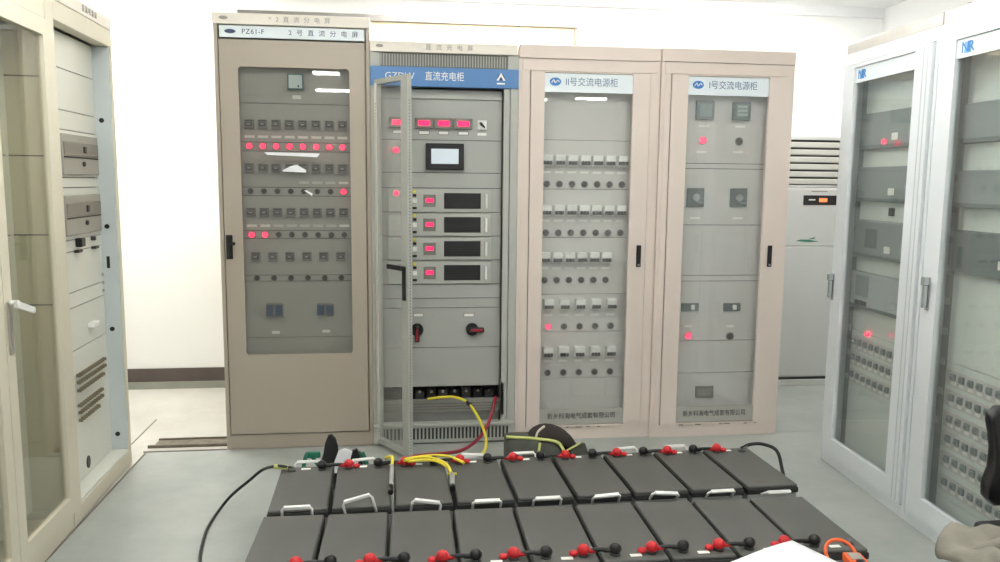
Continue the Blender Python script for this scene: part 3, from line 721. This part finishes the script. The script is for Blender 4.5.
# ================================================================== batteries
BW, BL, BH = .230, .48, .222
ORD = ['first', 'second', 'third', 'fourth', 'fifth', 'sixth', 'seventh', 'eighth', 'ninth']
def handle_mesh(w, h, r=.0052):
    return MB().tube([(-w/2, 0, 0), (-w/2, 0, h*.8), (-w/2+.008, 0, h), (w/2-.008, 0, h), (w/2, 0, h*.8), (w/2, 0, 0)], r, 8, 1).box(-w/2+.006, w/2-.006, -.0075, .0075, h-.006, h+.007, .003).mesh('carry_handle', M_white)
def case_mesh():
    b = MB().box(-BW/2+.004, BW/2-.004, -BL/2+.006, BL/2-.006, 0, .186, .004)
    for i in range(7): b.box(-BW/2+.02+i*.029, -BW/2+.034+i*.029, -BL/2+.002, BL/2-.002, .02, .15)
    return b.mesh('case', M_bcase)
def lid_mesh():
    return MB().box(-BW/2, BW/2, -BL/2, BL/2, .186, .210, .004).mesh('lid', M_bedge)
def top_mesh():
    b = MB(); q = b.box(-BW/2+.003, BW/2-.003, -BL/2+.004, BL/2-.004, .2095, BH, .006); return b.mesh('lid_top', M_blid)
HM = [handle_mesh(.112, .05), handle_mesh(.115, .075)]
CASE, LID, TOP = case_mesh(), lid_mesh(), top_mesh()
POST = MB().cyl((0, 0, .008), (0, 0, 1), .012, .016, 12).mesh('terminal_post', M_chrome)
WELL = MB().cyl((0, 0, .00125), (0, 0, 1), .018, .0025, 14).mesh('terminal_seat', M_bedge)
STK = MB().box(-.020, .020, -.009, .009, 0, .0012).mesh('sticker', M_label)
def battery(x, y, rz, label, grp, hrear, hfront):
    t = thing('storage_battery', label, 'battery', (x, y, 0), rz, grp)
    put(CASE, 'case', t); l = put(LID, 'lid', t); put(TOP, 'lid_top', l)
    for sx in (-1, 1):
        put(WELL, 'terminal_seat', t, (sx*.064, -BL/2+.05, BH)); put(POST, 'terminal_post', t, (sx*.064, -BL/2+.05, BH))
    put(STK, 'sticker', t, (.005, -BL/2+.036, BH))
    for (side, (k, tilt, yaw_)) in ((-1, hfront), (1, hrear)):
        # tilt: 0 hanging down, 180 upright, folded out from the end
        a = R(tilt)*(-1 if side < 0 else 1)
        z0 = .188
        put(HM[k], 'carry_handle', t, (0, side*(BL/2+.0035), z0), (R(180)+a, R(yaw_), 0))
    return t
rowF, rowB = [], []
pb_, pf_ = 2.196/9, 2.150/9
ab, af = math.atan(.026), math.atan(-.012)
hb_pose = [(0, 172, 0), (1, 176, 14), (0, 168, -10), (0, 150, 0), (0, 148, 0), (0, 146, 3), (0, 142, -5), (0, 138, 0), (0, 120, 0)]
for i in range(9):
    x = -.376+pb_*(i+.5); y = -1.400+.026*(x+.376)+BL/2
    lab = 'dark grey battery in the rear row, %s from the left end' % ORD[i] if i else 'dark grey battery at left end of the rear row'
    if i == 8: lab = 'dark grey battery at right end of the rear row, near the looped cable'
    rowB.append(battery(x, y, math.pi+ab, lab, 'storage batteries on the floor', hb_pose[i], (0, (158, 150, 60, 152, 140, 50, 155, 166, 60)[i], (0, 4, 0, -5, 0, 0, 3, 0, 0)[i])))
for i in range(9):
    x = -.376+pf_*(i+.5); y = -1.436-.012*(x+.376)-BL/2
    lab = 'dark grey battery in the front row, %s from the left end' % ORD[i] if i else 'dark grey battery at left end of the front row'
    if i == 8: lab = 'dark grey battery at right end of the front row, beside the orange meter'
    rowF.append(battery(x, y, af, lab, 'storage batteries on the floor', (0, 14, 0), (0, 80, 0)))
def tw(t, p):
    c, s = math.cos(t.rotation_euler.z), math.sin(t.rotation_euler.z); return Vector((t.location.x+p[0]*c-p[1]*s, t.location.y+p[0]*s+p[1]*c, p[2]))
def boot_mesh(m):
    b = MB().ball((0, 0, .019), .0215, .019, .020, 14); b.cyl((-.026, 0, .014), (1, 0, 0), .0075, .03, 10, .010); return b.mesh('terminal_boot', m)
BRED, BBLK = boot_mesh(M_red), boot_mesh(M_black)
FLAP = MB().ball((0, 0, .008), .016, .014, .010, 10).mesh('boot_flap', M_red)
def link(p_red, p_blk, label, grp):
    t = thing('link_cable', label, 'cable', p_red, 0, grp)
    d = p_blk-p_red; a = math.atan2(d.y, d.x)
    put(BRED, 'terminal_boot', t, (0, 0, 0), (0, 0, a+math.pi))
    put(BBLK, 'terminal_boot', t, d, (0, 0, a))
    put(FLAP, 'boot_flap', t, tuple(-d.normalized()*.034))
    n = Vector((0, 0, 1))
    MB().tube([Vector((0, 0, .014))+d*.1, d*.35+n*.017, d*.65+n*.017, d*.9+n*.014], .0075, 8).build('cable', M_black, t)
TP = -BL/2+.05
for i in range(8):
    link(tw(rowF[i], (.064, TP, BH+.0025)), tw(rowF[i+1], (-.064, TP, BH+.0025)), 'short link with red and black boots joining front batteries %s and %s' % (ORD[i], ORD[i+1]), 'battery links')
    # rear row is turned round: its local -x end points right
    link(tw(rowB[i+1], (.064, TP, BH+.0025)), tw(rowB[i], (-.064, TP, BH+.0025)), 'short link with red and black boots joining rear batteries %s and %s' % (ORD[i], ORD[i+1]), 'battery links')

# loose cables
def cable(name, label, pts, r, m, ends=()):
    pts = [Vector(p) for p in pts]; o0 = pts[0].copy()
    t = thing(name, label, 'cable', o0)
    MB().tube([p-o0 for p in pts], r, 8, 8).build('cable', m, t)
    for nm, q, mm, rr in ends: MB().tube([Vector(a)-o0 for a in q], rr, 10, 1).build(nm, mm, t)
    return t
pL = tw(rowB[0], (.064, TP, BH+.014)); pR = tw(rowB[8], (-.064, TP, BH+.014))
cable('battery_cable', 'thin black cable arching from the rear row down onto the floor at left',
      [pL, pL+Vector((-.06, 0, .01)), (-.46, -.88, .20), (-.52, -.87, .15), (-.60, -.855, .08), (-.648, -.86, .025), (-.668, -.97, .007), (-.664, -1.105, .007), (-.626, -1.347, .007), (-.54, -1.6, .007), (-.42, -1.85, .007)],
      .0068, M_black, [('yellow_sleeve', [pL+Vector((-.015, 0, .002)), pL+Vector((-.075, .0, .008))], M_pipe, .0105)])
cable('battery_cable', 'black cable looping off the right end of the rear battery row',
      [pR, pR+Vector((.05, .01, .014)), pR+Vector((.11, .0, .014)), pR+Vector((.16, -.035, -.01)), (1.925, -1.0, .14), (1.905, -1.10, .07), (1.86, -1.25, .03), (1.85, -1.6, .01)], .0085, M_black,
      [('lug', [pR+Vector((.0, 0, .0)), pR+Vector((.03, .006, .008))], M_chrome, .008)])
e1 = tw(rowB[4], (.064, TP, BH+.02))
cable('charging_lead', 'yellow lead arching out of the charging cabinet down to the batteries',
      [aty(428, 399, .03), aty(441, 397.3, .0), aty(455, 397.2, -.05), aty(468, 403, -.13), aty(478, 417, -.25), aty(485, 434, -.4), aty(486, 446, -.58), aty(482, 454, -.75), aty(476, 458, -.86)], .0075, M_yel,
      [('black_tape', [aty(467, 402.3, -.123), aty(470.4, 405.4, -.153)], M_black, .0115), ('white_sleeve', [aty(481, 457.6, -.86), aty(464, 456.8, -.87)], M_white, .013)])
pr_ = tw(rowB[2], (.064, TP, BH+.02))
cable('charging_lead', 'dark red lead hanging from the charging cabinet to the rear batteries',
      [aty(495.5, 397, .03), aty(494, 404, -.02), aty(491, 416, -.06), aty(485, 430, -.14), aty(475, 442, -.26), aty(462, 450, -.4), aty(445, 453.3, -.52), aty(425, 455, -.64), aty(411, 457.5, -.8), pr_+Vector((.02, .0, .0))], .0095, M_redc)
for k, (lab, pts) in enumerate((('yellow lead on rear batteries bending down to a grey sleeve', [(404, 459.5), (420, 457), (434, 458.5), (446, 464), (452, 474)]),
                                ('yellow lead on rear batteries curving to the white lug', [(404, 460.5), (425, 456), (446, 456), (458, 460), (464, 463)]),
                                ('short yellow lead between the other two on rear batteries', [(408, 461.5), (422, 460), (436, 461), (447, 467), (453, 476)]))):
    P = [atz(u, v, .262-.004*k-.004*i) for i, (u, v) in enumerate(pts)]
    ends = []
    if k == 0:
        a = P[-1]; b2 = atz(452.5, 489, .236); ends = [('grey_sleeve', [a, a.lerp(b2, .8)], M_bcase, .011), ('black_tip', [a.lerp(b2, .8), b2], M_black, .012), ('yellow_tape', [a+Vector((-.02, 0, 0)), a+Vector((.02, 0, 0))], M_yel, .006)]
    cable('charging_lead', lab, P, .0068, M_yel, ends)
P = [atz(392, 466, .243), atz(391, 486, .240)]
t = thing('test_probe', 'grey test probe with black tip lying across the rear battery joint', 'probe', P[0])
MB().tube([Vector(), P[1]-P[0]], .0095, 10, 1).build('rod', M_bcase, t)
MB().tube([P[1]-P[0], (P[1]-P[0])*1.3], .011, 10, 1).build('tip', M_black, t)
MB().tube([Vector((0, 0, 0)), Vector((.0, .06, .02)), Vector((-.03, .1, .0))], .007, 8, 4).build('wire', M_yel, t)

# ================================================================== things behind the batteries
# upright black flap with white band and green straps
g0 = Vector((-.165, -.66, 0))
G = thing('tool_pouch', 'black pouch with white band and green straps behind the rear batteries', 'pouch', g0)
def sheet(name, m, parent, outline, y0, y1, bend=0):
    b = MB(); b.prism(outline, y0, y1)
    for v in b.bm.verts: v.co.y += bend*v.co.z*v.co.z
    return b.build(name, m, parent)
sheet('flap', M_blackm, G, [(-.075, .0), (-.02, .0), (.015, .10), (.018, .17), (.016, .22), (.006, .255), (-.014, .275), (-.03, .27), (-.044, .235), (-.054, .17), (-.064, .1)], -.012, .012, .2)
sheet('white_band', M_paper, G, [(-.0, .10), (.06, .10), (.085, .2), (.05, .215), (.02, .205), (.0, .15)], -.03, -.016, .1)
MB().box(-.07, .13, -.012, .14, 0, .16, .03).build('body', M_blackm, G)
MB().tube([(-.07, .0, .12), (-.12, .0, .19), (-.14, -.02, .15), (-.15, -.02, .04)], .009, 8).build('strap', M_green, G)
MB().box(-.135, -.065, -.012, .004, .17, .20, .006).build('strap', M_green, G)
sheet('side_flap', M_blackm, G, [(.06, .0), (.15, .0), (.135, .12), (.105, .205), (.07, .19)], .0, .02)
MB().tube([(.13, -.01, .19), (.155, -.02, .12), (.17, -.02, .03)], .012, 8).build('strap', M_green, G)
MB().tube([(.075, -.03, .02), (.09, -.036, .12), (.11, -.036, .16)], .007, 8).build('pull_cord', M_headr, G)

# grey tool bag with lime piping, dark open hood behind
b0 = aty(545, 452, -.5); b0.z = 0
b0.y = -.52
TB = thing('tool_bag', 'olive grey canvas bag with lime piping behind the rear batteries', 'bag', b0)
def loft(rings, closed_top=True):
    b = MB(); V = [[b.bm.verts.new(p) for p in r_] for r_ in rings]; n = len(V[0])
    for i in range(len(V)-1):
        for k in range(n):
            f = b.bm.faces.new((V[i][k], V[i][(k+1) % n], V[i+1][(k+1) % n], V[i+1][k])); f.smooth = True
    b.bm.faces.new(V[0][::-1])
    if closed_top: b.bm.faces.new(V[-1])
    return b
def rrect(cx, cy, hx_, hy_, z, zf=None, n=24, p=4):
    out = []
    for k in range(n):
        t = 2*math.pi*k/n; c, s = math.cos(t), math.sin(t); f = (abs(c)**p+abs(s)**p)**(-1/p)
        x, y = cx+hx_*c*f, cy+hy_*s*f; out.append(Vector((x, y, z+(zf(x, y) if zf else 0))))
    return out
zt = lambda x, y: -.14*(x+.19) if x > -.05 else -.03*(x+.19)
loft([rrect(-.06, 0, .145, .07, 0), rrect(-.06, 0, .155, .08, .10), rrect(-.065, 0, .15, .065, .20, zt), rrect(-.065, 0, .145, .05, .205, zt)]).build('body', M_bag, TB)
MB().tube([(-.212, -.05, .212), (-.12, -.058, .207), (-.04, -.06, .198), (.04, -.062, .183), (.07, -.07, .155), (.09, -.082, .10)], .008, 8).build('piping', M_pipe, TB)
MB().tube([(-.045, -.078, .185), (-.055, -.088, .12), (-.062, -.09, .06)], .007, 8).build('piping', M_pipe, TB)
MB().cyl((-.145, -.082, .13), (0, -1, 0), .010, .01, 10).build('stud', M_bcase, TB)
hd_ = MB()
arch = []
NA = 14
rings = []
for j, (yy, sc, zz) in enumerate(((-.06, .86, .0), (-.03, 1.0, .015), (.04, 1.03, .02), (.1, .95, .0))):
    rr = []
    for k in range(NA+1):
        t = math.pi*k/NA; rr.append((.055+.15*sc*math.cos(t)-.055*math.sin(t), yy, max(.0, (.222*sc+zz)*math.sin(t)**.75)))
    rings.append(rr)
for sgn in (1,):
    V = [[hd_.bm.verts.new(p) for p in r_] for r_ in rings]
    for i in range(3):
        for k in range(NA):
            f = hd_.bm.faces.new((V[i][k], V[i][k+1], V[i+1][k+1], V[i+1][k])); f.smooth = True
    hd_.bm.faces.new(V[-1])
ho = hd_.build('hood', M_bagin, TB); sm = ho.modifiers.new('s', 'SOLIDIFY'); sm.thickness = .008
sheet('side_pocket', M_bag, TB, [(.10, 0), (.215, 0), (.205, .12), (.185, .175), (.16, .175), (.115, .14)], -.085, -.065)
MB().tube([(.075, -.085, .135), (.12, -.088, .16), (.16, -.088, .182)], .005, 8).build('piping', M_pipe, TB)
MB().tube([(-.06, -.04, .2), (-.05, -.05, .235), (-.02, -.06, .265)], .006, 8).build('piping', M_headr, TB)

# ================================================================== right foreground
# paper on the front battery edge
pc = atz(792, 541, .262); pl_ = atz(733, 561, .256); pr2 = atz(836, 562, .246)
ex = (pl_-pc); ey = (pr2-pc)
ex = ex.normalized(); ey = ey.normalized()
pp = MB(); nx, ny = 10, 8
vs = [[None]*(ny+1) for _ in range(nx+1)]
for i in range(nx+1):
    for j in range(ny+1):
        a, c = i/nx*.42, j/ny*.30
        p = pc+ex*a+ey*c; hgt = .004*math.sin(a*14)*(1-j/ny)
        vs[i][j] = pp.bm.verts.new((p.x-pc.x, p.y-pc.y, p.z-pc.z+hgt))
for i in range(nx):
    for j in range(ny):
        f = pp.bm.faces.new((vs[i][j], vs[i+1][j], vs[i+1][j+1], vs[i][j+1])); f.smooth = True
po = pp.build('paper_sheet', M_paper, None, pc); sm = po.modifiers.new('s', 'SOLIDIFY'); sm.thickness = .003
tag(po, 'white sheet of paper lying on the front batteries, beside the orange meter', 'paper')
# clamp meter
cm0 = atz(838, 556, BH+.004); cm0.z = BH
CM = thing('clamp_meter', 'orange clamp meter on the right end front battery', 'meter', cm0, R(-8))
ringp = [(.05*math.cos(R(a)), .0+.0*a, .05*math.sin(R(a))) for a in range(-20, 201, 20)]
tilt = Matrix.Rotation(R(-50), 4, 'X')
MB().tube([tilt @ Vector(p)+Vector((0, -.02, .022)) for p in ringp], .006, 10, 2).build('jaw', M_orange, CM)
mb = MB().box(.0, .06, -.13, -.028, .004, .034, .006).build('body', M_orange, CM)
MB().box(.01, .05, -.085, -.04, .034, .036).build('display', M_lgrey, mb)
MB().cyl((.03, -.105, .036), (0, 0, 1), .014, .006, 14).build('dial', M_black, mb)

# chair
CH = thing('office_chair', 'black office chair at the right edge, in front of the relay cabinet', 'chair', (2.122, -2.47, 0), R(0))
MB().box(-.25, .22, -.24, .2, .42, .475, .022).build('seat', M_blackm, CH)
bk = []
prof = [(-.155, .50), (-.195, .535), (-.20, .58), (-.172, .62), (-.172, .68), (-.186, .73), (-.208, .775), (-.205, .80), (-.17, .815)]
outl = prof+[(-x, z) for x, z in prof[::-1]]
b = MB(); b.prism(outl, .19, .235)
for v in b.bm.verts: v.co.y -= .06*(1-(v.co.x/.21)**2)*-1
bko = b.build('backrest', M_black, CH); bv = bko.modifiers.new('b', 'BEVEL'); bv.width = .012; bv.segments = 3; bv.angle_limit = R(50)
for p_ in bko.data.polygons: p_.use_smooth = True
MB().box(-.03, .03, .26, .30, .38, .62, .008).build('back_support', M_black, CH)
MB().cyl((0, 0, .27), (0, 0, 1), .03, .30, 14).build('column', M_black, CH)
for k in range(5):
    a = 2*math.pi*k/5+.3
    lg_ = MB().tube([(0, 0, .12), (.14*math.cos(a), .14*math.sin(a), .1), (.25*math.cos(a), .25*math.sin(a), .065)], .017, 8, 3).build('leg', M_black, CH)
    MB().cyl((.25*math.cos(a), .25*math.sin(a), .03), (-math.sin(a), math.cos(a), 0), .03, .035, 14).build('caster', M_blackm, lg_)
# bag slumped on the seat
bg0 = Vector((1.895, -2.56, .477))
BG = thing('canvas_bag', 'slumped grey khaki canvas bag on the black chair seat', 'bag', bg0)
def lump(x, y): return .016*math.sin(x*23+1)+.014*math.sin(y*31+x*11)+.010*math.sin(x*57-y*40)
rg = []
for f, z in ((.80, 0), (.96, .008), (1.03, .022), (1.0, .040), (.93, .052), (.8, .060), (.62, .062), (.4, .058), (.15, .056)):
    r_ = rrect(.0, 0, .30*f, .15*f, z, (lambda x, y: lump(x, y)*(.9 if z > .02 else .0)-.12*max(0, -x-.14)*(z/.06)+.12*max(0, x-.05)*(z/.06)), 72, 3)
    rg.append(r_)
loft(rg).build('body', M_fabric, BG)
MB().tube([(-.25, -.08, .035), (-.17, -.13, .056), (-.08, -.14, .075), (.03, -.15, .075), (.16, -.155, .06)], .011, 8).build('strap', M_fabricd, BG)
MB().tube([(-.26, .0, .03), (-.17, -.02, .075), (-.09, .0, .085), (.02, -.01, .075), (.12, .02, .10), (.22, .03, .11)], .016, 10).build('rolled_edge', M_fabric, BG)
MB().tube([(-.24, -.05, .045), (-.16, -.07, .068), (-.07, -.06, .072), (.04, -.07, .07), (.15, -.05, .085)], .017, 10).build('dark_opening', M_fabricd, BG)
MB().tube([(-.05, .10, .05), (.04, .09, .085), (.12, .10, .10), (.24, .10, .09)], .02, 10).build('rolled_edge', M_fabric, BG)
loft([rrect(-.19, -.10, .06, .045, .015), rrect(-.19, -.11, .07, .055, .035), rrect(-.18, -.10, .045, .04, .058)]).build('pocket', M_fabricd, BG)
MB().box(.05, .068, -.165, -.14, .03, .09, .006).build('zip_tab', M_headr, BG)
